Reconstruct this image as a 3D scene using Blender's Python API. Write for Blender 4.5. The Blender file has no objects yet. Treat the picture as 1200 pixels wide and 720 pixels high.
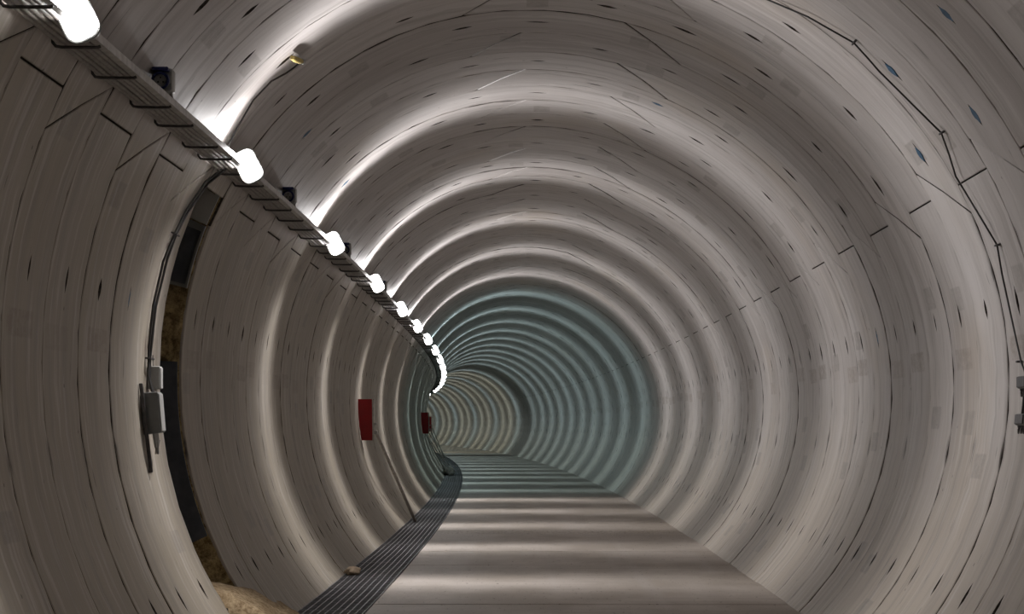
import bpy, math, random
import numpy as np
from mathutils import Vector, Matrix

random.seed(7)
PI = math.pi
scene = bpy.context.scene
col = scene.collection

# ------------------------------------------------------------------ camera, world, exposure
cam_d = bpy.data.cameras.new('camera')
cam_d.sensor_width = 36.0
cam_d.lens = 2623.4 / 1200 * 36.0
cam_d.clip_start, cam_d.clip_end = 0.05, 600
cam = bpy.data.objects.new('camera', cam_d)
col.objects.link(cam)
cam.location = (-0.0267, 0.0, -0.3725)
cam.rotation_euler = (PI / 2 + 0.05336, 0.0, 0.01544)
scene.camera = cam

world = bpy.data.worlds.new('world')
scene.world = world
world.use_nodes = True
world.node_tree.nodes['Background'].inputs[0].default_value = (0, 0, 0, 1)
world.node_tree.nodes['Background'].inputs[1].default_value = 0.0

vs = scene.view_settings
vs.view_transform = 'Standard'
vs.look = 'None'
vs.gamma = 1.0
vs.use_curve_mapping = False
vs.exposure = 0.22
scene.cycles.max_bounces = 5
scene.cycles.diffuse_bounces = 2
scene.cycles.sample_clamp_indirect = 8.0
LAMP_POWER = 400.0          # watts of each floodlight
GLASS = 14.0
BEAM_PEAK, BEAM_WIDTH, BEAM_BASE, BEAM_TILT, BEAM_YAW = 61.0, 18.0, .12, 22.0, 13.0   # degrees off the lamp's axis (batwing optic)
NEAR_TINT = (1.0, 0.970, 0.972)
FAR_TINT = (0.70, 0.95, 1.0)
END_TINT = (0.92, 1.0, 0.86)

# ------------------------------------------------------------------ the tunnel's own coordinates
S_BEND, KAPPA = 14.582, 0.000666897
def axis(s):
    if s <= S_BEND:
        return 0.0, s, 0.0
    h = KAPPA * (s - S_BEND)
    return -(1 - math.cos(h)) / KAPPA, S_BEND + math.sin(h) / KAPPA, h
def T(s, off, z):
    x, y, h = axis(s)
    return (x + off * math.cos(h), y + off * math.sin(h), z)
def rad(th):
    return 3.0 * (1 + .003778 * math.cos(2*th) - .007284 * math.sin(2*th) + .015306 * math.cos(3*th) - .001757 * math.sin(3*th))
def W(s, deg, dr=0.0):
    """point on the lining at angle deg, dr metres outside (+) or inside (-) of it"""
    th = math.radians(deg)
    r = rad(th) + dr
    return T(s, r * math.cos(th), r * math.sin(th))
ZF = -2.015
GX = -1.623
def wall_off(z, left):
    th = -PI * .75 if left else -PI / 4
    if z > 0:
        th = PI * .8 if left else PI * .2
    for _ in range(8):
        a = math.asin(max(-.99, min(.99, z / rad(th))))
        th = (PI - a) if left else a
    return rad(th) * math.cos(th)

# ------------------------------------------------------------------ materials
def new_mat(name):
    m = bpy.data.materials.new(name)
    m.use_nodes = True
    nt = m.node_tree
    return m, nt, nt.nodes['Principled BSDF']
class NB:
    """small helper for building node trees"""
    def __init__(self, nt): self.nt = nt
    def n(self, t, **kw):
        x = self.nt.nodes.new(t)
        for k, v in kw.items(): setattr(x, k, v)
        return x
    def put(self, sock, v):
        if isinstance(v, bpy.types.NodeSocket): self.nt.links.new(v, sock)
        else: sock.default_value = v
    def math(self, op, a, b=0.0, c=None, clamp=False):
        x = self.n('ShaderNodeMath', operation=op, use_clamp=clamp)
        self.put(x.inputs[0], a); self.put(x.inputs[1], b)
        if c is not None: self.put(x.inputs[2], c)
        return x.outputs[0]
    def noise(self, vec, scale=1.0, detail=3.0, rough=.55):
        x = self.n('ShaderNodeTexNoise')
        self.put(x.inputs['Vector'], vec)
        x.inputs['Scale'].default_value = scale
        x.inputs['Detail'].default_value = detail
        x.inputs['Roughness'].default_value = rough
        return x.outputs[0]
    def comb(self, x_, y_, z_=0.0):
        x = self.n('ShaderNodeCombineXYZ')
        for i, v in enumerate((x_, y_, z_)): self.put(x.inputs[i], v)
        return x.outputs[0]
    def white(self, vec):
        x = self.n('ShaderNodeTexWhiteNoise', noise_dimensions='3D')
        self.put(x.inputs['Vector'], vec)
        return x.outputs['Value'], x.outputs['Color']
    def step(self, v, lo, hi):
        x = self.n('ShaderNodeMapRange', interpolation_type='SMOOTHSTEP')
        self.put(x.inputs['Value'], v)
        x.inputs['From Min'].default_value = lo
        x.inputs['From Max'].default_value = hi
        return x.outputs['Result']
    def mix(self, f, a, b, mode='MIX'):
        x = self.n('ShaderNodeMix', data_type='RGBA', blend_type=mode)
        self.put(x.inputs['Factor'], f)
        for s, v in ((x.inputs['A'], a), (x.inputs['B'], b)):
            self.put(s, v if isinstance(v, bpy.types.NodeSocket) else (*v[:3], 1))
        return x.outputs['Result']
    def bump(self, h, strength=.3, dist=.01):
        x = self.n('ShaderNodeBump')
        x.inputs['Strength'].default_value = strength
        x.inputs['Distance'].default_value = dist
        self.put(x.inputs['Height'], h)
        return x.outputs[0]

def lining_material():
    m, nt, bs = new_mat('lining_concrete')
    b = NB(nt)
    uv = b.n('ShaderNodeUVMap', uv_map='lining').outputs[0]
    sep = b.n('ShaderNodeSeparateXYZ'); b.put(sep.inputs[0], uv)
    u, v = sep.outputs[0], sep.outputs[1]              # metres round the ring, metres along the tunnel
    ring = b.math('FLOOR', v)
    ph = b.math('FRACT', v)
    rv, rc = b.white(b.comb(ring, 3.7))
    # tone of each ring
    base = b.mix(rv, (.43, .395, .376), (.585, .548, .53))
    odd = b.noise(b.comb(b.math('MULTIPLY', u, .35), b.math('MULTIPLY', v, .5)), 1.0, 4)
    base = b.mix(b.step(odd, .40, .72), base, (.63, .60, .585))
    warm = b.noise(b.comb(b.math('MULTIPLY', u, .5), b.math('MULTIPLY', v, .35), 9.0), 1.0, 3)
    base = b.mix(b.math('MULTIPLY', b.step(warm, .52, .75), .55), base, (.50, .425, .345))
    # brown dust clinging to the lower half of the ring
    dn = b.noise(b.comb(b.math('MULTIPLY', u, .8), b.math('MULTIPLY', v, 1.1), 6.0), 1.0, 4)
    ht = b.math('SINE', b.math('DIVIDE', u, 3.0))
    dust = b.step(b.math('ADD', b.math('MULTIPLY', ht, -1.0), b.math('MULTIPLY', b.math('SUBTRACT', dn, .5), .5)), -.15, .55)
    base = b.mix(b.math('MULTIPLY', dust, .8), base, (.49, .42, .335))
    # left wall from the cables down is toned darker, yellowish brown
    left_tone = b.math('MULTIPLY', b.step(u, 7.55, 7.95), b.math('ADD', .62, b.math('MULTIPLY', dn, .4)))
    base = b.mix(left_tone, base, (.36, .315, .245))
    # formwork streaks running round the ring
    st = b.noise(b.comb(b.math('MULTIPLY', u, .45), b.math('MULTIPLY', v, 5.5)), 1.0, 5, .65)
    base = b.mix(b.math('MULTIPLY', b.step(st, .45, .70), .50), base, (.30, .275, .255))
    st2 = b.noise(b.comb(b.math('MULTIPLY', u, .8), b.math('MULTIPLY', v, 11.0), 4.0), 1.0, 4, .65)
    base = b.mix(b.math('MULTIPLY', b.step(st2, .50, .70), .45), base, (.70, .675, .65))
    # thin dark scratches
    sc = b.noise(b.comb(b.math('MULTIPLY', u, 2.2), b.math('MULTIPLY', v, 16.0), 2.0), 1.0, 2)
    base = b.mix(b.math('MULTIPLY', b.step(sc, .69, .74), .6), base, (.10, .09, .08))
    # small pits
    pit = b.n('ShaderNodeTexVoronoi', feature='F1'); b.put(pit.inputs['Vector'], b.comb(u, v)); pit.inputs['Scale'].default_value = 5.5
    pr, _ = b.white(b.comb(b.math('FLOOR', b.math('MULTIPLY', u, 5.5)), b.math('FLOOR', b.math('MULTIPLY', v, 5.5))))
    pm = b.math('MULTIPLY', b.step(pit.outputs['Distance'], .085, .055), b.math('GREATER_THAN', pr, .86))
    base = b.mix(b.math('MULTIPLY', pm, .7), base, (.08, .07, .06))
    # rectangular tape marks at springline height, one to a ring
    pat = None
    for u0 in (math.radians(3.4) * 3, math.radians(177.0) * 3):
        j = b.math('MULTIPLY', b.math('SUBTRACT', rv, .5), .12)
        du = b.math('ABSOLUTE', b.math('SUBTRACT', b.math('SUBTRACT', u, u0), j))
        j2 = b.math('MULTIPLY', b.math('SUBTRACT', b.white(b.comb(ring, 8.1))[0], .5), .3)
        dv = b.math('ABSOLUTE', b.math('SUBTRACT', b.math('SUBTRACT', ph, .5), j2))
        q = b.math('MULTIPLY', b.step(du, .085, .07), b.step(dv, .32, .30))
        pat = q if pat is None else b.math('MAXIMUM', pat, q)
    gr = b.noise(b.comb(u, b.math('MULTIPLY', v, .5), 1.0), 16.0, 4, .75)
    pres = b.step(b.white(b.comb(ring, 12.3))[0], .15, .9)
    base = b.mix(b.math('MULTIPLY', b.math('MULTIPLY', pat, pres), b.math('ADD', b.math('MULTIPLY', b.step(gr, .35, .65), .45), .12)), base, (.27, .215, .175))
    # further scattered tape marks
    cu = b.math('MULTIPLY', u, .9)
    cell = b.comb(b.math('FLOOR', cu), ring, 5.0)
    cv, cc = b.white(cell)
    csep = b.n('ShaderNodeSeparateColor'); b.put(csep.inputs[0], cc)
    du = b.math('ABSOLUTE', b.math('SUBTRACT', b.math('FRACT', cu), b.math('ADD', b.math('MULTIPLY', csep.outputs[0], .5), .25)))
    dv = b.math('ABSOLUTE', b.math('SUBTRACT', ph, b.math('ADD', b.math('MULTIPLY', csep.outputs[1], .5), .25)))
    q = b.math('MULTIPLY', b.step(du, .085, .07), b.step(dv, .19, .175))
    q = b.math('MULTIPLY', q, b.math('GREATER_THAN', csep.outputs[2], .62))
    base = b.mix(b.math('MULTIPLY', q, b.math('ADD', b.math('MULTIPLY', b.step(gr, .35, .65), .25), .25)), base, (.26, .235, .215))
    # dark smears across the ring joints below springline
    sm = None
    for u0 in (math.radians(-10.5) * 3, math.radians(190.6) * 3):
        du = b.math('ABSOLUTE', b.math('SUBTRACT', u, u0))
        dv = b.math('ABSOLUTE', b.math('SUBTRACT', b.math('FRACT', b.math('ADD', v, .5)), .5))
        q = b.math('MULTIPLY', b.step(du, .13, .03), b.step(dv, .085, .02))
        sm = q if sm is None else b.math('MAXIMUM', sm, q)
    sn = b.noise(b.comb(b.math('MULTIPLY', u, 3.0), b.math('MULTIPLY', v, 40.0)), 1.0, 3)
    base = b.mix(b.math('MULTIPLY', sm, b.step(sn, .42, .58)), base, (.12, .105, .09))
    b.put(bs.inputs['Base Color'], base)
    b.put(bs.inputs['Roughness'], b.math('ADD', b.math('MULTIPLY', st, .3), .42))
    bs.inputs['Specular IOR Level'].default_value = .35
    fine = b.noise(b.comb(b.math('MULTIPLY', u, 6.0), b.math('MULTIPLY', v, 30.0)), 1.0, 4)
    b.put(bs.inputs['Normal'], b.bump(b.math('ADD', fine, b.math('MULTIPLY', st, 1.2)), .35, .004))
    return m

def floor_material():
    m, nt, bs = new_mat('floor_concrete')
    b = NB(nt)
    uv = b.n('ShaderNodeUVMap', uv_map='lining').outputs[0]
    sep = b.n('ShaderNodeSeparateXYZ'); b.put(sep.inputs[0], uv)
    u, v = sep.outputs[0], sep.outputs[1]
    a = b.noise(b.comb(u, b.math('MULTIPLY', v, .5)), .8, 5)
    base = b.mix(b.step(a, .35, .65), (.43, .375, .32), (.58, .52, .465))
    st = b.noise(b.comb(b.math('MULTIPLY', u, .6), b.math('MULTIPLY', v, 5.0)), 1.0, 4)
    base = b.mix(b.math('MULTIPLY', b.step(st, .5, .72), .4), base, (.36, .315, .27))
    tr = b.noise(b.comb(b.math('MULTIPLY', u, 2.2), b.math('MULTIPLY', v, .06)), 1.0, 3)
    base = b.mix(b.math('MULTIPLY', b.step(tr, .5, .7), .25), base, (.62, .58, .55))
    sp = b.noise(b.comb(u, b.math('MULTIPLY', v, .22), 7.0), 20.0, 4, .75)
    base = b.mix(b.math('MULTIPLY', b.step(sp, .60, .68), .85), base, (.15, .11, .08))
    zone = b.math('MULTIPLY', b.step(b.math('ABSOLUTE', b.math('SUBTRACT', v, 35.0)), .9, .1), b.step(sp, .48, .58))
    base = b.mix(b.math('MULTIPLY', zone, .55), base, (.25, .19, .14))
    b.put(bs.inputs['Base Color'], base)
    bs.inputs['Roughness'].default_value = .62
    bs.inputs['Specular IOR Level'].default_value = .3
    b.put(bs.inputs['Normal'], b.bump(b.math('ADD', sp, st), .4, .006))
    return m

def plain(name, c, rough=.5, metal=0.0, var=.25, scale=18.0, spec=.5, bump=.0):
    m, nt, bs = new_mat(name)
    b = NB(nt)
    tc = b.n('ShaderNodeTexCoord').outputs['Object']
    nz = b.noise(tc, scale, 4, .6)
    dark = tuple(x * (1 - var) for x in c)
    light = tuple(min(1, x * (1 + var * .6)) for x in c)
    b.put(bs.inputs['Base Color'], b.mix(b.step(nz, .3, .7), dark, light))
    bs.inputs['Roughness'].default_value = rough
    bs.inputs['Metallic'].default_value = metal
    bs.inputs['Specular IOR Level'].default_value = spec
    if bump: b.put(bs.inputs['Normal'], b.bump(nz, .6, bump))
    return m

def grainy(name, c1, c2, c3, scale):
    m, nt, bs = new_mat(name)
    b = NB(nt)
    tc = b.n('ShaderNodeTexCoord').outputs['Object']
    a = b.noise(tc, scale, 5, .75)
    g = b.noise(tc, scale * .15, 3)
    base = b.mix(b.step(a, .35, .65), c1, c2)
    base = b.mix(b.math('MULTIPLY', b.step(g, .45, .7), .6), base, c3)
    b.put(bs.inputs['Base Color'], base)
    bs.inputs['Roughness'].default_value = .95
    bs.inputs['Specular IOR Level'].default_value = .15
    b.put(bs.inputs['Normal'], b.bump(a, .8, .02))
    return m

def emission(name, tint, strength):
    m, nt, bs = new_mat(name)
    bs.inputs['Base Color'].default_value = (.8, .8, .8, 1)
    bs.inputs['Emission Color'].default_value = (*tint, 1)
    bs.inputs['Emission Strength'].default_value = strength
    return m

M = dict(
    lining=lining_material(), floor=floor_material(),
    mortar=plain('joint_mortar', (.070, .060, .052), .95, 0, .4, 30, .2),
    pocket=plain('pocket_dark', (.085, .072, .062), .95, 0, .4, 30, .2),  # dark tone for the pocket faces and the sides of the joints
    steel=plain('dark_steel', (.09, .085, .085), .55, .6, .3),
    grate=plain('grating_steel', (.20, .20, .21), .5, .35, .35, 8),
    galv=plain('galvanised_steel', (.50, .49, .47), .38, .7, .25, 10),
    cable=plain('cable_sheath', (.30, .275, .25), .5, 0, .25),
    black=plain('black_cable', (.025, .023, .022), .5),
    red=plain('red_paint', (.36, .006, .010), .5, 0, .12, 6),
    redback=plain('board_edge', (.55, .50, .46), .5),
    grey=plain('grey_enamel', (.17, .175, .17), .45, 0, .1, 6),
    light=plain('light_grey_enamel', (.42, .42, .40), .45, 0, .1, 6),
    blue=plain('blue_plastic', (.012, .02, .11), .4),
    bluefill=plain('blue_filler', (.035, .11, .20), .7),
    white=plain('grey_plastic', (.5, .5, .48), .45, 0, .1),
    yellow=plain('yellow_plastic', (.55, .42, .12), .5),
    sand=grainy('sand', (.26, .18, .10), (.56, .43, .27), (.22, .15, .08), 26.0),
    rock=grainy('brown_ground', (.16, .11, .05), (.55, .42, .22), (.10, .07, .035), 16.0),
    sheet=plain('blue_grey_sheet', (.085, .095, .115), .5, .3, .3, 5),
    bag=plain('pale_fabric', (.82, .82, .77), .9, 0, .15, 20, .2, .01),
    rag=plain('tan_fabric', (.46, .36, .26), .9, 0, .2, 20, .2, .01),
    lamp=emission('lamp_glass', (1, .98, .96), GLASS),
)

# ------------------------------------------------------------------ mesh helpers
class MB:
    def __init__(self): self.v, self.f, self.uv, self.alt = [], [], [], []
    def add(self, verts, faces, uv=None):
        o = len(self.v)
        self.v += [tuple(x) for x in verts]
        self.f += [tuple(i + o for i in f) for f in faces]
        self.uv += uv if uv else [(0, 0)] * len(verts)
    def box(self, x0, x1, y0, y1, z0, z1, mat=None):
        vs_ = [Vector((x, y, z)) for x in (x0, x1) for y in (y0, y1) for z in (z0, z1)]
        if mat is not None: vs_ = [mat @ p for p in vs_]
        self.add(vs_, [(0, 1, 3, 2), (4, 6, 7, 5), (0, 4, 5, 1), (2, 3, 7, 6), (0, 2, 6, 4), (1, 5, 7, 3)])
    def tube(self, pts, r, n=8, cap=True):
        pts = [Vector(p) for p in pts]
        rings = []
        up = None
        for i, p in enumerate(pts):
            d = (pts[min(i + 1, len(pts) - 1)] - pts[max(i - 1, 0)]).normalized()
            if up is None:
                up = Vector((0, 0, 1)) if abs(d.z) < .9 else Vector((1, 0, 0))
            a = d.cross(up)
            if a.length < 1e-4: a = d.cross(Vector((1, .3, 0)))
            a.normalize(); bb = a.cross(d).normalized(); up = bb
            rr = r[i] if isinstance(r, (list, tuple)) else r
            rings.append([p + a * math.cos(2*PI*k/n) * rr + bb * math.sin(2*PI*k/n) * rr for k in range(n)])
        vs_ = [q for R_ in rings for q in R_]
        fs = [(i*n + k, i*n + (k+1) % n, (i+1)*n + (k+1) % n, (i+1)*n + k) for i in range(len(pts)-1) for k in range(n)]
        if cap:
            fs += [tuple(range(n)), tuple(range((len(pts)-1)*n, len(pts)*n))]
        self.add(vs_, fs)
    def lathe(self, prof, n=20, mat=None):
        """profile (radius, y) turned round the local y axis"""
        vs_ = [Vector((r * math.cos(2*PI*k/n), y, r * math.sin(2*PI*k/n))) for r, y in prof for k in range(n)]
        if mat is not None: vs_ = [mat @ p for p in vs_]
        fs = [(i*n + k, i*n + (k+1) % n, (i+1)*n + (k+1) % n, (i+1)*n + k) for i in range(len(prof)-1) for k in range(n)]
        fs += [tuple(range(n)), tuple(range((len(prof)-1)*n, len(prof)*n))]
        self.add(vs_, fs)
    def loft(self, loops, mat=None, cap0=True, cap1=True):
        n = len(loops[0])
        vs_ = [Vector(p) for L in loops for p in L]
        if mat is not None: vs_ = [mat @ p for p in vs_]
        fs = [(i*n + k, i*n + (k+1) % n, (i+1)*n + (k+1) % n, (i+1)*n + k) for i in range(len(loops)-1) for k in range(n)]
        if cap0: fs.append(tuple(range(n)))
        if cap1: fs.append(tuple(range((len(loops)-1)*n, len(loops)*n)))
        self.add(vs_, fs)
    def mesh(self, name, mat, smooth=None, uv=False, normals=True):
        me = bpy.data.meshes.new(name)
        me.from_pydata(self.v, [], self.f)
        if uv:
            L = me.uv_layers.new(name='lining')
            idx = np.zeros(len(me.loops), dtype=np.int32); me.loops.foreach_get('vertex_index', idx)
            L.data.foreach_set('uv', np.array(self.uv, dtype=np.float32)[idx].ravel())
        if normals:
            import bmesh
            bm = bmesh.new(); bm.from_mesh(me)
            bmesh.ops.recalc_face_normals(bm, faces=bm.faces)
            bm.to_mesh(me); bm.free()
        me.materials.append(mat)
        if self.alt:
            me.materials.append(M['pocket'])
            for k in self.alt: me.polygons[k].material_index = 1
        if smooth is not None:
            me.polygons.foreach_set('use_smooth', [True] * len(me.polygons))
            me.set_sharp_from_angle(angle=math.radians(smooth))
        me.update()
        return me
    def obj(self, name, mat, parent=None, smooth=None, uv=False, normals=True):
        return link(name, self.mesh(name, mat, smooth, uv, normals), parent)

def link(name, me, parent=None):
    o = bpy.data.objects.new(name, me)
    col.objects.link(o)
    if parent is not None: o.parent = parent
    return o
def tag(o, label, cat, group=None, kind=None):
    o['label'] = label
    if cat: o['category'] = cat
    if group: o['group'] = group
    if kind: o['kind'] = kind
    return o
def structure(o, label):
    o['kind'] = 'structure'; o['label'] = label
    return o
def empty(name, s=None, off=0, z=0, loc=None, rz=0.0):
    o = bpy.data.objects.new(name, None)
    col.objects.link(o)
    o.empty_display_size = .1
    if s is not None:
        o.location = T(s, off, z); o.rotation_euler = (0, 0, axis(s)[2] + rz)
    elif loc is not None:
        o.location = loc
    return o
def copy_tree(o, parent=None):
    c = o.copy(); col.objects.link(c); c.parent = parent
    for ch in list(o.children):
        if ch.type != 'LIGHT': copy_tree(ch, c)
    return c
def rrect(w, h, r, n=4):
    """rounded rectangle outline in x,z"""
    pts = []
    for cx, cz, a0 in ((w/2-r, h/2-r, 0), (-w/2+r, h/2-r, 90), (-w/2+r, -h/2+r, 180), (w/2-r, -h/2+r, 270)):
        for k in range(n + 1):
            a = math.radians(a0 + 90 * k / n)
            pts.append((cx + r * math.cos(a), cz + r * math.sin(a)))
    return pts
ORD = ['first', 'second', 'third', 'fourth', 'fifth', 'sixth', 'seventh', 'eighth', 'ninth', 'tenth', 'eleventh', 'twelfth',
       'thirteenth', 'fourteenth', 'fifteenth', 'sixteenth', 'seventeenth', 'eighteenth', 'nineteenth', 'twentieth', 'twenty-first', 'twenty-second', 'twenty-third', 'twenty-fourth', 'twenty-fifth', 'twenty-sixth']

# ------------------------------------------------------------------ tunnel lining: every ring built of four visible segments
S_BACK, S_NEAR, S_FAR, S_END = -6, 8, 62, 246
OPEN_RING = 17
def joints(n):
    """angles of the three joints of ring n at its near and far face"""
    if n % 2:   # straight joint left, slanting crown joint left of the crown, slanting joint right
        return dict(R=(20.5, 28.6), C=(94.2, 103.4), L=(151.0, 151.0))
    return dict(R=(24.5, 24.5), C=(78.0, 67.5), L=(155.7, 147.7))
LOW_R, LOW_L = -58.0, 238.0
def pockets_of(n):
    if n % 2:
        return dict(wr=(8.3, -28.8), c1=(30.5, 55.0, 68.8, 81.2), c2=(112.0, 134.0), wl=(170.0, 211.5))
    return dict(wr=(8.3, -28.8), c1=(41.2, 59.0), c2=(91.8, 103.8, 130.0), wl=(170.0, 211.5))

def segment(mb, n, lo, hi, pk=(), depth=.06, dr=0.0, gap=.008, step=6.0, g_lo=.004, g_hi=.004):
    """one precast segment of ring n between the joints lo and hi; pk are its bolt pockets"""
    ch = .006
    s0, s1 = float(n), n + 1.0
    def th(t, s):
        f = s - n
        a = lo[0] + (lo[1] - lo[0]) * f; b_ = hi[0] + (hi[1] - hi[0]) * f
        return a + (b_ - a) * t
    span = (hi[0] + hi[1] - lo[0] - lo[1]) / 2
    base = (lo[0] + lo[1]) / 2
    m = len(range(0, max(1, int(round(span / step))))) 
    rows = [i / m for i in range(m + 1)]
    pint = []
    for p in pk:
        hl = random.uniform(1.4, 2.1)
        pint.append(((p - hl - base) / span, (p + hl - base) / span, random.uniform(-.03, .03), random.uniform(.018, .042)))
    rows = [r for r in rows if not any(a - .018 < r < b_ + .018 for a, b_, _, _ in pint)]
    for a, b_, _, _ in pint: rows += [a, b_]
    rows = sorted(rows)
    e_lo, e_hi = math.degrees((g_lo + ch) / 3.0), math.degrees((g_hi + ch) / 3.0)
    e0_lo, e0_hi = math.degrees(g_lo / 3.0), math.degrees(g_hi / 3.0)
    V, F, UV, alt = [], [], [], []
    def vert(s, deg, dd):
        V.append(W(s, deg, dd + dr)); UV.append((math.radians(deg) * 3.0, min(max(s, n + .004), n + .996)))
        return len(V) - 1
    def clampd(t, s, a, b_):
        d = th(t, s)
        return min(max(d, th(0, s) + a), th(1, s) - b_)
    si = (s0 + gap + ch, n + .5, s1 - gap - ch)
    grid = [[vert(s, clampd(t, s, e_lo, e_hi), 0) for s in si] for t in rows]
    starts = {round(a, 6): (a, b_, ds, w) for a, b_, ds, w in pint}
    for i in range(len(rows) - 1):
        A, B = grid[i], grid[i + 1]
        q = starts.get(round(rows[i], 6))
        if q is None:
            F += [(A[0], A[1], B[1], B[0]), (A[1], A[2], B[2], B[1])]
        else:
            a, b_, ds, w = q
            sc_ = n + .5
            ta, tb = a + (b_ - a) * .35, a + (b_ - a) * .62
            l1, l2 = vert(sc_ - w, th(ta, sc_), 0), vert(sc_ - w, th(tb, sc_), 0)
            r1, r2 = vert(sc_ + w, th(ta, sc_), 0), vert(sc_ + w, th(tb, sc_), 0)
            F += [(A[0], A[1], l1, l2, B[1], B[0]), (A[1], A[2], B[2], B[1], r2, r1)]
            lip = [A[1], r1, r2, B[1], l2, l1]
            dp = .055
            bot = [vert(sc_, th(a + (b_-a)*.12, sc_), dp*.5), vert(sc_ + w*.6, th(ta, sc_), dp), vert(sc_ + w*.6, th(tb, sc_), dp),
                   vert(sc_, th(a + (b_-a)*.9, sc_), dp*.5), vert(sc_ - w*.6, th(tb, sc_), dp), vert(sc_ - w*.6, th(ta, sc_), dp)]
            F += [(lip[k], lip[(k+1) % 6], bot[(k+1) % 6], bot[k]) for k in range(6)]
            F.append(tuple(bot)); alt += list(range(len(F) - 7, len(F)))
    # arrises and side faces
    def skirt(loop, params):
        c1 = [vert(s, d, ch) for s, d in params]
        c2 = [vert(s, d, depth) for s, d in params]
        k = len(loop)
        for i in range(k):
            j = (i + 1) % k
            F.append((loop[i], loop[j], c1[j], c1[i])); F.append((c1[i], c1[j], c2[j], c2[i]))
            if depth < .2: alt.append(len(F) - 1)
    loop, par = [], []
    for i, t in enumerate(rows): loop.append(grid[i][0]); par.append((s0 + gap, clampd(t, s0, e0_lo, e0_hi)))
    loop.append(grid[-1][1]); par.append((n + .5, th(1, n + .5) - e0_hi))
    for i in range(len(rows) - 1, -1, -1): loop.append(grid[i][2]); par.append((s1 - gap, clampd(rows[i], s1, e0_lo, e0_hi)))
    loop.append(grid[0][1]); par.append((n + .5, th(0, n + .5) + e0_lo))
    skirt(loop, par)
    mb.alt += [k + len(mb.f) for k in alt]
    mb.add(V, F, UV)

def shell(mb, s_list, a0, a1, dr, step=6.0, skip=None):
    m = int((a1 - a0) / step) + 1
    degs = [a0 + (a1 - a0) * k / m for k in range(m + 1)]
    vs_, fs = [], []
    for s in s_list:
        for d in degs: vs_.append(W(s, d, dr))
    w = m + 1
    for i in range(len(s_list) - 1):
        for k in range(m):
            if skip and skip(s_list[i], degs[k]): continue
            fs.append((i*w + k, i*w + k + 1, (i+1)*w + k + 1, (i+1)*w + k))
    mb.add(vs_, fs)

S_LIST = [float(x) for x in range(S_BACK, 30)] + [float(x) for x in range(30, S_END + 1, 3)]
mb = MB(); shell(mb, S_LIST, LOW_R, 24.5, .05)
wall_right = structure(mb.obj('wall_right', M['mortar'], normals=False), 'right-hand tunnel wall of grey concrete ring segments')
mb = MB(); shell(mb, S_LIST, 24.5, 151.0, .05)
ceiling = structure(mb.obj('ceiling', M['mortar'], normals=False), 'arched tunnel crown of grey concrete ring segments')
mb = MB(); shell(mb, S_LIST, 151.0, LOW_L, .05, skip=lambda s, d: OPEN_RING - .5 < s < OPEN_RING + .5)
wall_left = structure(mb.obj('wall_left', M['mortar'], normals=False), 'left-hand tunnel wall of grey concrete ring segments')

SEGS = {}
rng_g = random.Random(21)
RG = {n: rng_g.choice((.005, .007, .010, .013)) for n in range(S_BACK, S_END)}
JG = dict(wr=(.004, .005), c1=(.005, .011), c2=(.011, .006), wl=(.006, .004))
def ring_parts(n):
    j = joints(n)
    return (('wr', wall_right, (LOW_R, LOW_R), j['R']), ('c1', ceiling, j['R'], j['C']),
            ('c2', ceiling, j['C'], j['L']), ('wl', wall_left, j['L'], (LOW_L, LOW_L)))
for n in range(S_NEAR, S_FAR):
    pk = pockets_of(n)
    for key, parent, lo, hi in ring_parts(n):
        if key == 'wl' and n == OPEN_RING: continue
        deep = (key == 'wl' and n in (OPEN_RING - 1, OPEN_RING + 1)) or (key == 'c2' and n == OPEN_RING)
        mb = MB()
        segment(mb, n, lo, hi, pk[key] if n < 48 else (), depth=.30 if deep else .06,
                dr=random.uniform(-.004, .005), gap=RG[n], g_lo=JG[key][0], g_hi=JG[key][1])
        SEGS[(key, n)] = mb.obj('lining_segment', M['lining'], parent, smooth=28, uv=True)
for rng, nm in ((range(S_BACK, S_NEAR), 'lining_segments_overhead'), (range(S_FAR, S_END), 'lining_segments_distant')):
    for grp in (('wr',), ('c1', 'c2'), ('wl',)):
        mb = MB(); par = None
        for n in rng:
            for key, parent, lo, hi in ring_parts(n):
                if key in grp:
                    par = parent
                    segment(mb, n, lo, hi, (), depth=.06, dr=random.uniform(-.004, .005), gap=RG[n], step=7.5, g_lo=JG[key][0], g_hi=JG[key][1])
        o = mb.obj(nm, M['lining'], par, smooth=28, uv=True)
        o['kind'] = 'stuff'

# blue filler standing in a few of the bolt pockets
for key, n, deg in (('c1', 14, 41.2), ('c1', 15, 30.5), ('c1', 13, 30.5), ('wl', 15, 170.0), ('wl', 16, 170.0), ('c1', 21, 68.8),
                    ('wr', 20, 8.3), ('c2', 19, 134.0), ('c2', 23, 134.0), ('c1', 12, 41.2)):
    mb = MB()
    P = [W(n + .5 + ds, deg + da, dd) for ds, da, dd in ((0, -1.15, -.003), (.048, -.3, -.003), (.048, .3, -.003), (0, 1.15, -.003), (-.048, .3, -.003), (-.048, -.3, -.003),
                                                    (0, -.9, .05), (.06, -.3, .05), (.06, .3, .05), (0, .9, .05), (-.06, .3, .05), (-.06, -.3, .05))]
    mb.add(P, [tuple(range(6)), tuple(range(6, 12))] + [(k, (k+1) % 6, 6 + (k+1) % 6, 6 + k) for k in range(6)])
    o = mb.obj('pocket_plug', M['bluefill'], SEGS[(key, n)])
    o['label'] = 'blue filler in a bolt pocket'

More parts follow.
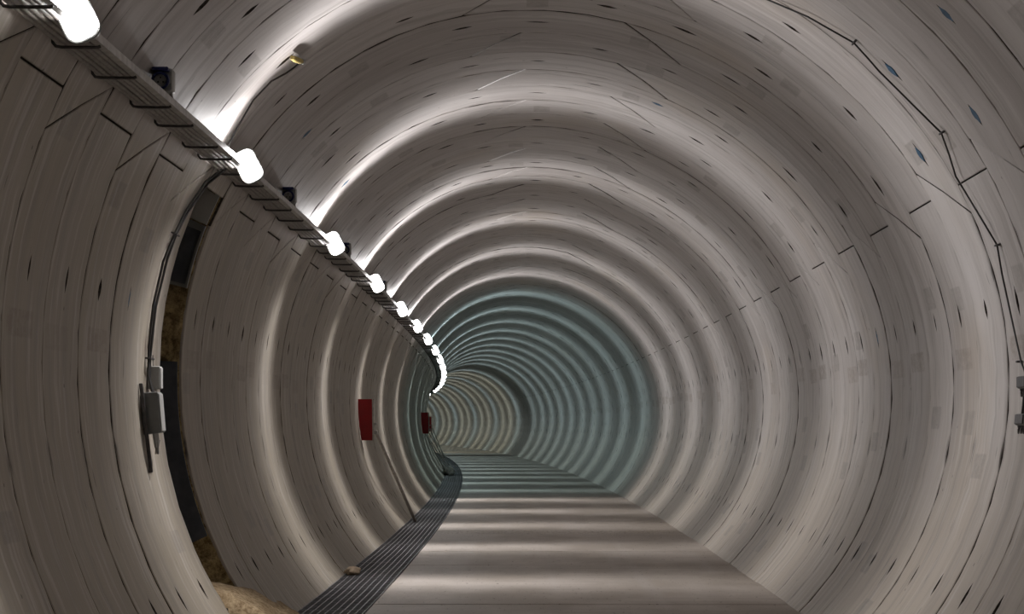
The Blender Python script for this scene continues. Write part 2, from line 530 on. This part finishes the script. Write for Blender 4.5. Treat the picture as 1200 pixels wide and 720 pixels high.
# ------------------------------------------------------------------ floor: slabs with open joints, channel under the grating
mb = MB()
offR = wall_off(ZF, False) + .03
offL = wall_off(ZF, True)
vs_, fs = [], []
for i, s in enumerate(S_LIST):
    for off, z in ((-2.42, -1.80), (-2.42, -2.36), (GX + .02, -2.36), (GX + .02, ZF - .035), (offR + .05, ZF - .035)):
        vs_.append(T(s, off, z))
for i in range(len(S_LIST) - 1):
    for k in range(1, 4):
        fs.append((i*5 + k, i*5 + k + 1, (i+1)*5 + k + 1, (i+1)*5 + k))
mb.add(vs_, fs)
floor = structure(mb.obj('floor', M['mortar'], normals=False), 'flat beige concrete tunnel floor laid in wide slabs')
SLAB = 2.94
s = 20.79 - SLAB * 9
idx = 0
while s < S_END:
    e = min(s + SLAB, S_END)
    mb = MB()
    g = .010
    V, F, UV = [], [], []
    jz = random.uniform(-.004, .003)
    offs = [GX, GX + .012, -.9, 0, .9, offR - .012, offR]
    ss = [s + g, s + g + .012, (s + e) / 2, e - g - .012, e - g]
    for i, a in enumerate(ss):
        for j, o_ in enumerate(offs):
            edge = i in (0, 4) or j in (0, 6)
            V.append(T(a, o_, ZF + jz - (.010 if edge else 0))); UV.append((o_, a))
    for i in range(4):
        for j in range(6):
            F.append((i*7 + j, i*7 + j + 1, (i+1)*7 + j + 1, (i+1)*7 + j))
    rim = [j for j in range(7)] + [i*7 + 6 for i in range(1, 5)] + [4*7 + j for j in range(5, -1, -1)] + [i*7 for i in range(3, 0, -1)]
    b0 = len(V)
    for r_ in rim:
        p = V[r_]; V.append((p[0], p[1], ZF - .06)); UV.append(UV[r_])
    k = len(rim)
    F += [(rim[i], rim[(i+1) % k], b0 + (i+1) % k, b0 + i) for i in range(k)]
    mb.add(V, F, UV)
    mb.obj('floor_slab', M['floor'], floor, uv=True)
    s = e; idx += 1

# ------------------------------------------------------------------ walkway grating panels
GW = GX - offL - .012          # panel width
GL = 1.40
def grating_proto():
    root = empty('grating_panel', 0, 0, 0)
    f = MB()
    t = .006
    h = .035
    x0, x1 = -GW, -.004
    f.box(x0, x0 + t, .004, GL - .004, -h, 0); f.box(x1 - t, x1, .004, GL - .004, -h, 0)
    f.box(x0, x1, .004, .004 + t * 2, -h, 0); f.box(x0, x1, GL - .004 - t * 2, GL - .004, -h, 0)
    f.obj('frame', M['grate'], root)
    nb = 9
    for k in range(1, nb):
        x = x0 + (x1 - x0) * k / nb
        g_ = MB(); g_.box(x - .004, x + .004, .012, GL - .012, -h, -.001)
        g_.obj('bearing_bar', M['grate'], root)
    nc = 20
    g_ = MB()
    for k in range(1, nc):
        y = GL * k / nc
        g_.box(x0, x1, y - .004, y + .004, -.016, -.002)
    g_.obj('cross_bars', M['grate'], root)
    return root
gp = grating_proto()
sg, gi = 18.7 - 7 * GL, -7
GRATES = []
near_names = 14
while sg < 240:
    o = gp if gi == -7 else copy_tree(gp)
    o.location = T(sg, GX + random.uniform(-.007, .0), ZF + .004 + random.uniform(-.004, .004)); o.rotation_euler = (0, 0, axis(sg + GL / 2)[2])
    if gi < 0:
        tag(o, 'dark steel walkway grating panel under or on the near side of the sand heap', 'grating', 'walkway grating panels')
    elif gi < len(ORD) and sg < 39:
        tag(o, 'dark steel walkway grating panel, %s along the floor counted from the sand heap' % ORD[gi], 'grating', 'walkway grating panels')
    else:
        tag(o, 'small dark steel grating panel beyond the foot of the nearest red board pole', 'grating', 'walkway grating panels')
    sg += GL; gi += 1

# ------------------------------------------------------------------ opening in the left wall where one segment is missing
def patch(mb, s0, s1, a0, a1, dr, ns=10, na=40, amp=0.0, seed=1):
    rng = random.Random(seed)
    V, F = [], []
    for i in range(na + 1):
        for j in range(ns + 1):
            d = dr + (rng.uniform(-amp, amp) if amp else 0)
            V.append(W(s0 + (s1 - s0) * j / ns, a0 + (a1 - a0) * i / na, d))
    for i in range(na):
        for j in range(ns):
            F.append((i*(ns+1) + j, i*(ns+1) + j + 1, (i+1)*(ns+1) + j + 1, (i+1)*(ns+1) + j))
    mb.add(V, F)
def face_patch(mb, s, a0, a1, d0, d1, na=40, nd=8, amp=0.0, seed=1):
    """a rough face across the opening, turned towards the tunnel mouth"""
    rng = random.Random(seed); V, F = [], []
    for i in range(na + 1):
        for j in range(nd + 1):
            V.append(W(s + rng.uniform(-amp, amp), a0 + (a1 - a0) * i / na, d0 + (d1 - d0) * j / nd))
    for i in range(na):
        for j in range(nd):
            F.append((i*(nd+1) + j, i*(nd+1) + j + 1, (i+1)*(nd+1) + j + 1, (i+1)*(nd+1) + j))
    mb.add(V, F)
mb = MB(); patch(mb, 16.6, 18.2, 146, 238, .42, 14, 70, .03); face_patch(mb, 17.93, 150, 236, .008, .44, 110, 10, .022)
mb.obj('ground_face', M['rock'], wall_left, smooth=60, normals=False)['label'] = 'rough brown ground behind the missing wall segment'
def slab_patch(name, mat, s0, s1, a0, a1, d0, d1, parent=None, na=10):
    mb = MB()
    V, F = [], []
    for i in range(na + 1):
        a = a0 + (a1 - a0) * i / na
        V += [W(s0, a, d0), W(s1, a, d0), W(s1, a, d1), W(s0, a, d1)]
    for i in range(na):
        for k in range(4):
            F.append((i*4 + k, i*4 + (k+1) % 4, (i+1)*4 + (k+1) % 4, (i+1)*4 + k))
    F += [(0, 1, 2, 3), (na*4, na*4+1, na*4+2, na*4+3)]
    mb.add(V, F)
    return mb.obj(name, mat, parent, smooth=30)
o = slab_patch('steel_sheet', M['sheet'], 17.865, 17.88, 177.2, 204.5, .012, .38)
tag(o, 'dark blue-grey steel sheet standing in the lower half of the wall opening', 'steel sheet')
r_ = empty('framed_panel', loc=W(17.87, 166.0, .1))
def reparent(o, p):
    o.parent = p; o.matrix_parent_inverse = Matrix.Translation(-Vector(p.location))
reparent(slab_patch('panel', M['sheet'], 17.872, 17.885, 156.9, 165.3, .03, .34, None, 4), r_)
for a0, a1, d0, d1 in ((155.9, 156.9, .012, .36), (165.3, 165.8, .012, .36), (156.9, 165.3, .012, .03), (156.9, 165.3, .34, .36)):
    reparent(slab_patch('frame_rail', M['grey'], 17.845, 17.89, a0, a1, d0, d1, None, 3), r_)
tag(r_, 'dark panel in a pale frame near the top of the wall opening', 'panel')
o = slab_patch('cover_plate', M['light'], 17.86, 17.88, 150.3, 155.7, .012, .38, None, 4)
tag(o, 'grey plate closing the very top of the wall opening', 'cover plate')

# sand that has run out of the opening
mb = MB()
V, F = [], []
ns, no = 70, 60
rng = random.Random(3)
SAND = ((16.80, -.1), (16.97, .34), (17.05, .36), (17.5, .40), (17.87, .37), (18.3, .28), (18.57, .23), (18.95, .19), (19.56, .15), (20.1, .11), (20.5, .05), (20.9, -.06))
def sand_h(s, off):
    if s <= SAND[0][0] or s >= SAND[-1][0]: return ZF - .1
    hw = np.interp(s, [a for a, _ in SAND], [b_ for _, b_ in SAND])
    d = off + 2.42
    return ZF + hw - (.55 * d if d > 0 else .18 * d) + .015 * math.sin(s * 5.1 + off * 4)
for i in range(ns + 1):
    for j in range(no + 1):
        s = 15.6 + 5.2 * i / ns; off = -3.30 + 1.75 * j / no
        V.append(T(s, off, sand_h(s, off) + rng.uniform(-.006, .006) + .010 * math.sin(s * 11 + off * 9) * math.cos(off * 13 - s * 7)))
for i in range(ns):
    for j in range(no):
        F.append((i*(no+1) + j, i*(no+1) + j + 1, (i+1)*(no+1) + j + 1, (i+1)*(no+1) + j))
# keep only what stands above the floor and inside the lining or the opening
def keep(f):
    s = sum(15.6 + 5.2 * (k // (no+1)) / ns for k in f) / 4; off = sum(-3.30 + 1.75 * (k % (no+1)) / no for k in f) / 4
    z = sum(V[k][2] for k in f) / 4
    if z < ZF - .02: return False
    r = math.hypot(off, z)
    if r > rad(math.atan2(z, off)) + .045 and not (17.02 < s < 17.98): return False
    return r < 3.42
F = [f for f in F if keep(f)]
mb.add(V, F)
o = mb.obj('sand_heap', M['sand'], None, smooth=180, normals=False)
tag(o, 'heap of tan sand spilled from the wall opening onto the floor', 'sand', kind='stuff')

# ------------------------------------------------------------------ floodlights, rail, cables and hooks along the left shoulder
LAMP_OFF, LAMP_Z = -2.285, 1.60
LAMP_S = [10.62, 16.85, 24.05, 30.8, 37.58, 44.0, 50.6, 58.0, 65.6, 73.2]
while LAMP_S[-1] < 236: LAMP_S.append(LAMP_S[-1] + 6.9)
DARK = min(range(len(LAMP_S)), key=lambda i: abs(LAMP_S[i] - 128))
def make_lamp():
    root = empty('floodlight', 0, 0, 0)
    roll = Matrix.Rotation(math.radians(-26), 4, 'Y')
    tilt = roll
    w, h = .155, .24
    P = lambda sc_, y: [(x * sc_, y, z * sc_) for x, z in rrect(w, h, .055)]
    b_ = MB(); b_.loft([P(1.10, .012), P(1.12, .03), P(1.05, .075), P(.8, .12), P(.5, .135)], tilt)
    b_.obj('housing', M['grey'], root, smooth=35)
    for k in range(5):
        g_ = MB(); x = (-.5 + k / 4) * w * .75
        g_.box(x - .003, x + .003, .10, .15, -h * .36, h * .36, tilt); g_.obj('cooling_fin', M['grey'], root)
    f = MB()
    out, inn = rrect(w * 1.13, h * 1.09, .06), rrect(w * 1.0, h * 1.0, .055)
    n = len(out)
    V = [tilt @ Vector((x, y, z)) for L, y in ((out, .004), (out, .014), (inn, .014), (inn, .004)) for x, z in L]
    f.add(V, [(a*n + k, a*n + (k+1) % n, ((a+1) % 4)*n + (k+1) % n, ((a+1) % 4)*n + k) for a in range(4) for k in range(n)])
    f.obj('bezel', M['grey'], root, smooth=35)
    g_ = MB(); g_.add([tilt @ Vector((x, -.002, z)) for x, z in rrect(w * 1.02, h * 1.02, .055)], [tuple(range(n))])
    o = g_.obj('lamp_glass', M['lamp'], root, normals=False)
    o.data.polygons[0].flip() if o.data.polygons[0].normal.y > 0 else None
    br = MB()
    br.box(-.045, .0, .07, .13, -.024, .024); br.box(-.055, -.008, .125, .19, -.03, .022)
    br.obj('bracket', M['steel'], root)
    return root
lamp0 = make_lamp()
def beam(name, tint, power):
    """photometric profile of the floodlight: a batwing round its axis (local -z)"""
    l = bpy.data.lights.new(name, 'POINT')
    l.energy = power; l.color = tint; l.shadow_soft_size = .05
    l.use_nodes = True
    nt = l.node_tree; b = NB(nt)
    em = nt.nodes['Emission']
    d = b.n('ShaderNodeSeparateXYZ'); b.put(d.inputs[0], b.n('ShaderNodeTexCoord').outputs['Normal'])
    c = b.math('MULTIPLY', d.outputs[2], -1.0)
    th = b.math('MULTIPLY', b.math('ARCCOSINE', c), 180 / PI)
    q = b.math('DIVIDE', b.math('SUBTRACT', th, BEAM_PEAK), BEAM_WIDTH)
    g = b.math('EXPONENT', b.math('MULTIPLY', b.math('MULTIPLY', q, q), -1.0))
    tot = b.math('ADD', g, b.math('MULTIPLY', b.math('MAXIMUM', c, 0.0), BEAM_BASE))
    # asymmetric optic: little light is thrown straight at the wall the lamp hangs on
    wl = b.math('ADD', b.math('MULTIPLY', d.outputs[0], -.82), b.math('MULTIPLY', d.outputs[1], -.57))
    b.put(em.inputs['Strength'], b.math('MULTIPLY', tot, b.math('SUBTRACT', 1.0, b.math('MULTIPLY', b.step(wl, .02, .62), .86))))
    return l
BEAMS = dict(near=beam('beam_warm', NEAR_TINT, LAMP_POWER), far=beam('beam_cool', FAR_TINT, LAMP_POWER * .62), end=beam('beam_greenish', END_TINT, LAMP_POWER * .6))
off_glass = [c for c in lamp0.children if c.name.startswith('lamp_glass')][0].data.copy(); off_glass.materials.clear(); off_glass.materials.append(M['white'])
for i, s in enumerate(LAMP_S):
    o = lamp0 if i == 0 else copy_tree(lamp0)
    o.location = T(s, LAMP_OFF, LAMP_Z); o.rotation_euler = (0, 0, axis(s)[2])
    g_ = [c for c in o.children if c.name.startswith('lamp_glass')][0]
    if i == DARK: g_.data = off_glass
    else:
        kind = 'near' if i < 7 else ('far' if i <= DARK + 1 or i % 3 == 0 else 'end')
        l = bpy.data.objects.new('lamp_light', BEAMS[kind]); col.objects.link(l); l.parent = o
        l.location = (.03, -.06, .068)
        l.rotation_euler = (math.radians(-90 + BEAM_TILT), 0, math.radians(BEAM_YAW))
    if i == 0: lab = 'glowing white floodlight in the top left corner, largest of its row'
    elif i < 10: lab = 'glowing white floodlight, %s along the cable tray from the top left corner' % ORD[i]
    elif i == DARK: lab = 'unlit floodlight among the far row at the dark ring'
    else: lab = 'tiny distant floodlight in the merged bright curve at the end of the row'
    tag(o, lab, 'floodlight', 'floodlights along the cable tray')

SC = [x * 1.0 for x in range(5, 60, 1)] + [60.0 + 2 * x for x in range(0, 93)]
# support rail: two parallel steel channels
mb = MB()
def sweep_box(mb, o0, o1, z0, z1, sl):
    V, F = [], []
    for s in sl: V += [T(s, o0, z0), T(s, o1, z0), T(s, o1, z1), T(s, o0, z1)]
    for i in range(len(sl) - 1):
        for k in range(4): F.append((i*4 + k, i*4 + (k+1) % 4, (i+1)*4 + (k+1) % 4, (i+1)*4 + k))
    F += [(0, 1, 2, 3), tuple((len(sl)-1)*4 + k for k in range(4))]
    mb.add(V, F)
rail = empty('support_rail', 5.0, -2.30, 1.60)
mb = MB(); sweep_box(mb, -2.335, -2.292, 1.575, 1.618, SC); reparent(mb.obj('channel', M['galv']), rail)
mb = MB(); sweep_box(mb, -2.392, -2.347, 1.635, 1.668, SC); reparent(mb.obj('conduit', M['galv']), rail)
for o in rail.children: o.matrix_parent_inverse = (Matrix.Translation(rail.location) @ rail.rotation_euler.to_matrix().to_4x4()).inverted()
tag(rail, 'pale galvanised rail carrying the floodlights along the left shoulder', 'rail')
# cables lying on the hooks
CAB = [(-2.515, 1.592, .017), (-2.477, 1.590, .016), (-2.440, 1.592, .018), (-2.403, 1.590, .016), (-2.368, 1.590, .015)]
names_c = ['nearest the wall', 'second from the wall', 'in the middle of the bundle', 'second from the pale rail', 'right beside the pale rail']
for i, (off, z, r) in enumerate(CAB):
    mb = MB(); rng = random.Random(i)
    pts = [T(s, off + rng.uniform(-.004, .004), z + rng.uniform(-.002, .003)) for s in SC]
    mb.tube(pts, r, 7)
    tag(mb.obj('power_cable', M['cable'], smooth=60), 'grey-brown cable running along the hooks, ' + names_c[i], 'cable', 'cables on the hooks')
# hooks, about one to a ring
hk = MB()
HP = [(-2.548, 0, 1.632), (-2.545, 0, 1.585), (-2.530, 0, 1.567), (-2.50, 0, 1.562), (-2.40, 0, 1.560), (-2.315, 0, 1.560), (-2.300, 0, 1.566)]
hk.tube([(x + 2.315, y, z - 1.56) for x, y, z in HP], .009, 6)
hook_me = hk.mesh('cable_hook', M['steel'], 50)
hs = [9.3, 10.2, 11.3, 12.3, 13.45, 14.3, 15.4, 16.1]
while hs[-1] < 205: hs.append(hs[-1] + (1.0 + random.uniform(-.18, .18)))
for i, s in enumerate(hs):
    o = link('cable_hook', hook_me)
    o.location = T(s, -2.315, 1.56); o.rotation_euler = (0, 0, axis(s)[2])
    if s < 30.8 and i < len(ORD): lab = 'dark steel cable hook, %s under the tray from the top left corner' % ORD[i]
    else: lab = 'tiny dark steel cable hook far along the tray, past the fourth floodlight'
    tag(o, lab, 'cable hook', 'hooks under the cables')

# blue round sockets on the rail, one between each pair of floodlights
def make_socket():
    root = empty('power_socket', 0, 0, 0)
    b_ = MB(); b_.loft([[(x, y, z) for x, z in rrect(.13 * k, .15 * k, .02)] for k, y in ((.92, 0), (1, .012), (1, .10), (.92, .115))])
    b_.obj('body', M['light'], root, smooth=35)
    A = Matrix.Translation((.0, -.03, -.005)) @ Matrix.Rotation(math.radians(12), 4, 'X')
    c = MB(); c.lathe([(.050, .03), (.052, -.025), (.055, -.03), (.055, -.04), (.040, -.04), (.040, -.01), (.040, .02)], 20, A); c.obj('collar', M['blue'], root, smooth=35)
    d = MB(); d.lathe([(.0395, .012), (.0395, -.012), (.030, -.016), (.028, -.016)], 18, A); inner = d.obj('insert', M['white'], root, smooth=35)
    for ang in (90, 210, 330):
        e = MB(); a = math.radians(ang)
        e.lathe([(.006, 0), (.006, -.003)], 8, A @ Matrix.Translation((.018 * math.cos(a), -.017, .018 * math.sin(a)))); e.obj('pin_hole', M['black'], inner)
    l = MB(); l.loft([[(x, y, z + .060) for x, z in rrect(.10 * k, .022, .008)] for k, y in ((1, -.075), (1, .0))]); l.obj('lid', M['blue'], root, smooth=35)
    p = MB(); p.tube([(.045, .05, -.07), (.05, .09, -.11), (.06, .2, -.135), (.06, .5, -.14)], .010, 6); p.obj('lead', M['cable'], root, smooth=60)
    return root
sock0 = make_socket()
SOCK = [13.55, 20.4, 26.6, 33.6, 40.6, 47.2, 54.0, 61.5, 69.3, 77.0]
for i, s in enumerate(SOCK):
    o = sock0 if i == 0 else copy_tree(sock0)
    o.location = T(s, -2.375, 1.742); o.rotation_euler = (0, 0, axis(s)[2])
    lab = 'blue round power socket on the rail just past the %s floodlight' % ORD[i]
    tag(o, lab, 'socket', 'blue sockets on the rail')

# ------------------------------------------------------------------ boxes and cables on the left wall by the opening
def pt_w(s, deg, inset): return Vector(W(s, deg, -inset))
def wall_box(root, name, mat, s0, s1, deg_top, height, depth, tilt=0.0, inset=0.004):
    """a box with its back on the left wall; returns the mesh object (coordinates relative to root)"""
    a = math.radians(deg_top)
    deg_bot = deg_top + math.degrees(height / 3.0)
    mb = MB()
    V = []
    for s in (s0, s1):
        for dg in (deg_top, deg_bot):
            for d in (inset, depth):
                V.append(pt_w(s, dg, d) - Vector(root.location))
    mb.add(V, [(0, 1, 3, 2), (4, 6, 7, 5), (0, 4, 5, 1), (2, 3, 7, 6), (0, 2, 6, 4), (1, 5, 7, 3)])
    o = mb.obj(name, mat, root)
    m_ = o.modifiers.new('bevel', 'BEVEL'); m_.width = .006; m_.segments = 2
    return o
def rel(pts, root): return [Vector(p) - Vector(root.location) for p in pts]

r_ = empty('junction_box', loc=W(16.3, 188.5, -.02))
wall_box(r_, 'body', M['grey'], 16.12, 16.30, 182.5, .31, .130)
wall_box(r_, 'lid', M['light'], 16.13, 16.29, 182.7, .29, .139, inset=.132)
wall_box(r_, 'mounting_strip', M['steel'], 16.07, 16.10, 181.2, .66, .03)
for k, (ds, ln) in enumerate(((.03, .07), (.09, .12), (.14, .06))):
    mb = MB(); mb.tube(rel([pt_w(16.12 + ds, 188.4, .075), pt_w(16.12 + ds, 189.1, .075), pt_w(16.13 + ds, 189.1 + math.degrees(ln / 3), .07)], r_), [.013, .013, .009], 8)
    mb.obj('cable_gland', M['light'], r_, smooth=50)
mb = MB(); mb.tube(rel([pt_w(16.22, 189.3, .07), pt_w(16.23, 190.6, .06), pt_w(16.27, 191.2, .045), pt_w(16.33, 190.6, .05), pt_w(16.36, 189.4, .07)], r_), .008, 6); mb.obj('lead_loop', M['cable'], r_, smooth=60)
tag(r_, 'grey junction box on the left wall beside the dark opening', 'junction box')

r_ = empty('socket_box', loc=W(16.5, 182.0, -.02))
wall_box(r_, 'body', M['light'], 16.42, 16.53, 178.6, .175, .095)
wall_box(r_, 'lid', M['white'], 16.43, 16.52, 178.8, .16, .103, inset=.097)
for ds in (.0, .06):
    mb = MB(); mb.tube(rel([pt_w(16.44 + ds, 181.8, .05), pt_w(16.42 + ds, 182.3, .055), pt_w(16.34 + ds, 182.6, .06)], r_), .010, 6); mb.obj('lead', M['cable'], r_, smooth=60)
mb = MB(); mb.tube(rel([pt_w(16.47, 178.6, .04), pt_w(16.47, 177.0, .035)], r_), .006, 6); mb.obj('antenna_rod', M['cable'], r_)
tag(r_, 'small pale box above the grey junction box on the left wall', 'socket box')

DROP = [[(16.86, 147.2, .09), (16.80, 150.5, .03), (16.62, 155.5, .02), (16.50, 159.2, .025), (16.40, 163.5, .02), (16.36, 170.0, .02), (16.36, 176.0, .02), (16.36, 177.6, .025), (16.32, 180.0, .03), (16.30, 182.4, .06)],
        [(16.90, 147.2, .10), (16.84, 150.5, .045), (16.66, 155.5, .03), (16.53, 159.2, .03), (16.53, 163.0, .02), (16.47, 170.0, .02), (16.385, 177.4, .03), (16.37, 180.5, .03), (16.36, 182.4, .06)]]
for i, d in enumerate(DROP):
    mb = MB(); mb.tube([pt_w(*q) for q in d], .010, 7)
    tag(mb.obj('wall_cable', M['black'], smooth=60), 'black cable hanging from the tray to the junction box, ' + ('strand nearer the camera' if i == 0 else 'strand nearer the opening'), 'cable', 'cables dropping to the junction box')
for i, (s, dg) in enumerate(((16.50, 159.2), (16.37, 177.5))):
    mb = MB()
    mb.tube([pt_w(s - .03, dg, .0), pt_w(s - .03, dg, .04), pt_w(s + .05, dg + .1, .05), pt_w(s + .07, dg, .0)], .008, 6)
    tag(mb.obj('cable_clip', M['steel'], smooth=60), 'small dark clip holding the two hanging cables, ' + ('upper one' if i == 0 else 'lower one'), 'clip', 'clips of the hanging cables')

# ------------------------------------------------------------------ cable and sockets on the right wall
RC = [(15.35, 72.0, .02), (15.15, 66.0, .02), (14.95, 58.6, .03), (14.76, 53.9, .03), (14.58, 47.1, .02), (14.62, 44.5, .025), (14.65, 42.2, .03), (14.60, 36.8, .03), (14.47, 31.1, .02), (14.62, 28.2, .025), (14.76, 25.5, .03), (14.66, 20.0, .03),
      (14.53, 15.5, .02), (14.60, 12.0, .03), (14.62, 8.7, .03), (14.50, .9, .02), (14.30, -1.0, .03)]
mb = MB(); mb.tube([pt_w(*q) for q in RC], .0065, 7)
tag(mb.obj('wall_cable', M['black'], smooth=60), 'slack black cable clipped down the right wall to the socket box', 'cable')
for i, (s, dg) in enumerate(((14.58, 47.1), (14.47, 31.1), (14.53, 15.5), (14.57, .9))):
    mb = MB(); mb.tube([pt_w(s - .03, dg, .0), pt_w(s - .02, dg, .03), pt_w(s + .02, dg, .03), pt_w(s + .03, dg, .0)], .008, 6)
    tag(mb.obj('cable_clip', M['steel'], smooth=60), 'small dark clip of the right wall cable, %s from the top' % ORD[i], 'clip', 'clips of the right wall cable')
def right_box(root, name, mat, s0, s1, dg0, dg1, d0, d1):
    mb = MB()
    V = [pt_w(s, dg, d) - Vector(root.location) for s in (s0, s1) for dg in (dg0, dg1) for d in (d0, d1)]
    mb.add(V, [(0, 1, 3, 2), (4, 6, 7, 5), (0, 4, 5, 1), (2, 3, 7, 6), (0, 2, 6, 4), (1, 5, 7, 3)])
    o = mb.obj(name, mat, root); m_ = o.modifiers.new('bevel', 'BEVEL'); m_.width = .006; m_.segments = 2
for nm, d0, d1, lab in (('socket_box', -1.0, -2.5, 'upper grey socket box at the right edge under the slack cable'), ('socket_box', -5.6, -7.0, 'lower grey socket box with hanging hooks at the right edge')):
    r_ = empty(nm, loc=W(14.25, d1, -.01))
    right_box(r_, 'body', M['grey'], 14.10, 14.37, d0, d1, .004, .075)
    right_box(r_, 'cover', M['steel'], 14.12, 14.35, d0 - .1, d1 + .1, .077, .085)
    for ds in (.05, .12, .20):
        mb = MB(); mb.tube(rel([pt_w(14.12 + ds, d1, .05), pt_w(14.11 + ds, d1 - .5, .06), pt_w(14.15 + ds, d1 - .9, .05), pt_w(14.19 + ds, d1 - .5, .04), pt_w(14.18 + ds, d1, .05)], r_), .007, 6)
        mb.obj('hook', M['steel'], r_, smooth=60)
    tag(r_, lab, 'socket box', 'socket boxes on the right wall')
for i, ds in enumerate((.02, .10)):
    mb = MB(); mb.tube([pt_w(14.17 + ds, -2.4, .05), pt_w(14.22 + ds, -3.4, .04), pt_w(14.18 + ds, -4.6, .05), pt_w(14.19 + ds, -5.7, .05)], .009, 6)
    tag(mb.obj('link_cable', M['black'], smooth=60), 'short dark cable joining the two right wall boxes, ' + ('nearer the frame edge' if i == 0 else 'further along the wall'), 'cable', 'short cables between the right wall boxes')

# ------------------------------------------------------------------ yellow plug on a short cable up on the left shoulder
r_ = empty('cable_plug', loc=W(16.62, 128.6, -.02))
mb = MB(); mb.tube(rel([pt_w(16.40, 129.0, .03), pt_w(16.50, 128.8, .035), pt_w(16.62, 128.5, .035), pt_w(16.74, 128.2, .03)], r_), [.016, .024, .024, .018], 8); mb.obj('body', M['yellow'], r_, smooth=50)
mb = MB(); mb.tube(rel([pt_w(16.74, 128.2, .03), pt_w(16.80, 128.0, .03)], r_), .022, 8); mb.obj('cap', M['white'], r_, smooth=50)
mb = MB(); mb.tube(rel([pt_w(16.74, 128.2, .03), pt_w(16.80, 129.4, .02), pt_w(16.78, 131.0, .015), pt_w(16.62, 133.3, .015), pt_w(16.62, 137.0, .015), pt_w(16.80, 142.0, .02), pt_w(16.80, 145.0, .05)], r_), .007, 6); mb.obj('lead', M['black'], r_, smooth=60)
tag(r_, 'small yellow plug on a thin lead stuck to the crown', 'plug')

# ------------------------------------------------------------------ red boards standing out from the left wall, with their poles
def make_board(s, pole_base, labels, pole_labels):
    r_ = empty('red_board', s, -2.80, -.60)
    XR = .075                       # free edge, measured from the board's root
    m = MB()
    # slightly curved board: inner edge follows the wall
    L = []
    for k in range(7):
        z = .075 - .675 * k / 6
        o0 = wall_off(z, True) + .012; o1 = -2.80 + XR + .012 * k / 6
        L.append((o0 + 2.80, o1 + 2.80, z + .60))
    V, F = [], []
    for a, b_, z in L: V += [(a, -.012, z), (b_, -.012, z), (b_, .012, z), (a, .012, z)]
    for i in range(6):
        for k in range(4): F.append((i*4 + k, i*4 + (k+1) % 4, (i+1)*4 + (k+1) % 4, (i+1)*4 + k))
    F += [(0, 1, 2, 3), (24, 25, 26, 27)]
    m.add(V, F); m.obj('panel', M['red'], r_)
    e = MB(); e.box(XR + .012, XR + .040, -.02, .02, -.005, .68); e.obj('edge_strip', M['redback'], r_)
    c = MB(); c.box(XR + .036, XR + .075, -.02, .02, .25, .285); c.box(XR + .036, XR + .085, -.015, .015, .10, .16); c.obj('clamp', M['galv'], r_)
    b2 = MB(); b2.tube([(-.10, .01, .0), (-.07, .01, -.15), (-.03, .01, -.40)], .012, 6); b2.obj('brace', M['steel'], r_, smooth=60)
    tag(r_, labels, 'board', 'red boards on the left wall')
    p0 = Vector(T(s + 1.9, *pole_base)); p1 = Vector(T(s + .05, -2.80 + XR + .060, -.45))
    m = MB(); m.tube([p0, p0.lerp(p1, .5), p1], .027 if s < 50 else .016, 10)
    tag(m.obj('leaning_pole', M['cable'], smooth=60), pole_labels, 'pole', 'poles leaning on the left wall')
make_board(36.7, (-2.09, ZF + .012), 'nearest and largest red board standing out from the left wall', 'grey pole leaning from the grating up to the nearest red board')
make_board(71.5, (-2.05, ZF + .012), 'second, smaller red board on the left wall', 'thin pole leaning from the white bag up to the second red board')
make_board(101.5, (-2.05, ZF + .012), 'farthest and smallest red board, half behind the second', 'thin pole leaning up to the farthest red board')
for i, (s0, o0, s1, o1, z1) in enumerate(((76.2, -2.14, 74.6, -2.86, -.62), (77.2, -1.99, 75.6, -2.80, -.70), (80.0, -1.98, 78.0, -2.80, -.55), (88.0, -1.94, 86.0, -2.76, -.60))):
    m = MB(); m.tube([T(s0, o0, ZF + .012), T(s1, o1, z1)], .014, 8)
    tag(m.obj('leaning_pole', M['light' if i % 2 else 'cable'], smooth=60), 'thin pole in the bundle beyond the second red board, %s from its near end' % ORD[i], 'pole', 'poles leaning on the left wall')

# pale bag at the foot of the far poles, rag on the grating edge
def lump(name, s, off, z, sx, sy, sz, mat, seed, folds=5):
    rng = random.Random(seed); n, m_ = 18, 10
    V, F = [], []
    ph = [rng.uniform(0, 6.28) for _ in range(8)]
    for i in range(m_ + 1):
        a = PI * i / m_
        for k in range(n):
            b_ = 2 * PI * k / n
            r = 1 + .16 * math.sin(folds * b_ + ph[0] + 3 * a) + .12 * math.sin(3 * b_ - 4 * a + ph[1]) + rng.uniform(-.05, .05)
            zz = math.cos(a)
            V.append((sx * r * math.sin(a) * math.cos(b_), sy * r * math.sin(a) * math.sin(b_), sz * (max(zz, -.55) + .55)))
    for i in range(m_):
        for k in range(n): F.append((i*n + k, i*n + (k+1) % n, (i+1)*n + (k+1) % n, (i+1)*n + k))
    mb = MB(); mb.add(V, F)
    o = mb.obj(name, mat, None, smooth=180)
    o.location = T(s, off, z); o.rotation_euler = (0, 0, axis(s)[2])
    return o
r_ = lump('bag', 76.0, -2.10, ZF + .012, .19, .50, .20, M['bag'], 4)
tag(r_, 'pale crumpled bag lying at the foot of the far poles', 'bag')
o = lump('knot', 0, 0, 0, .05, .09, .06, M['bag'], 8); o.parent = r_; o.location = (.10, -.30, .12); o.rotation_euler = (0, 0, 0)
tag(lump('rag', 24.9, -2.14, ZF + .012, .085, .22, .055, M['rag'], 6), 'crumpled tan rag at the wall edge of the grating', 'rag')

bpy.context.view_layer.update()
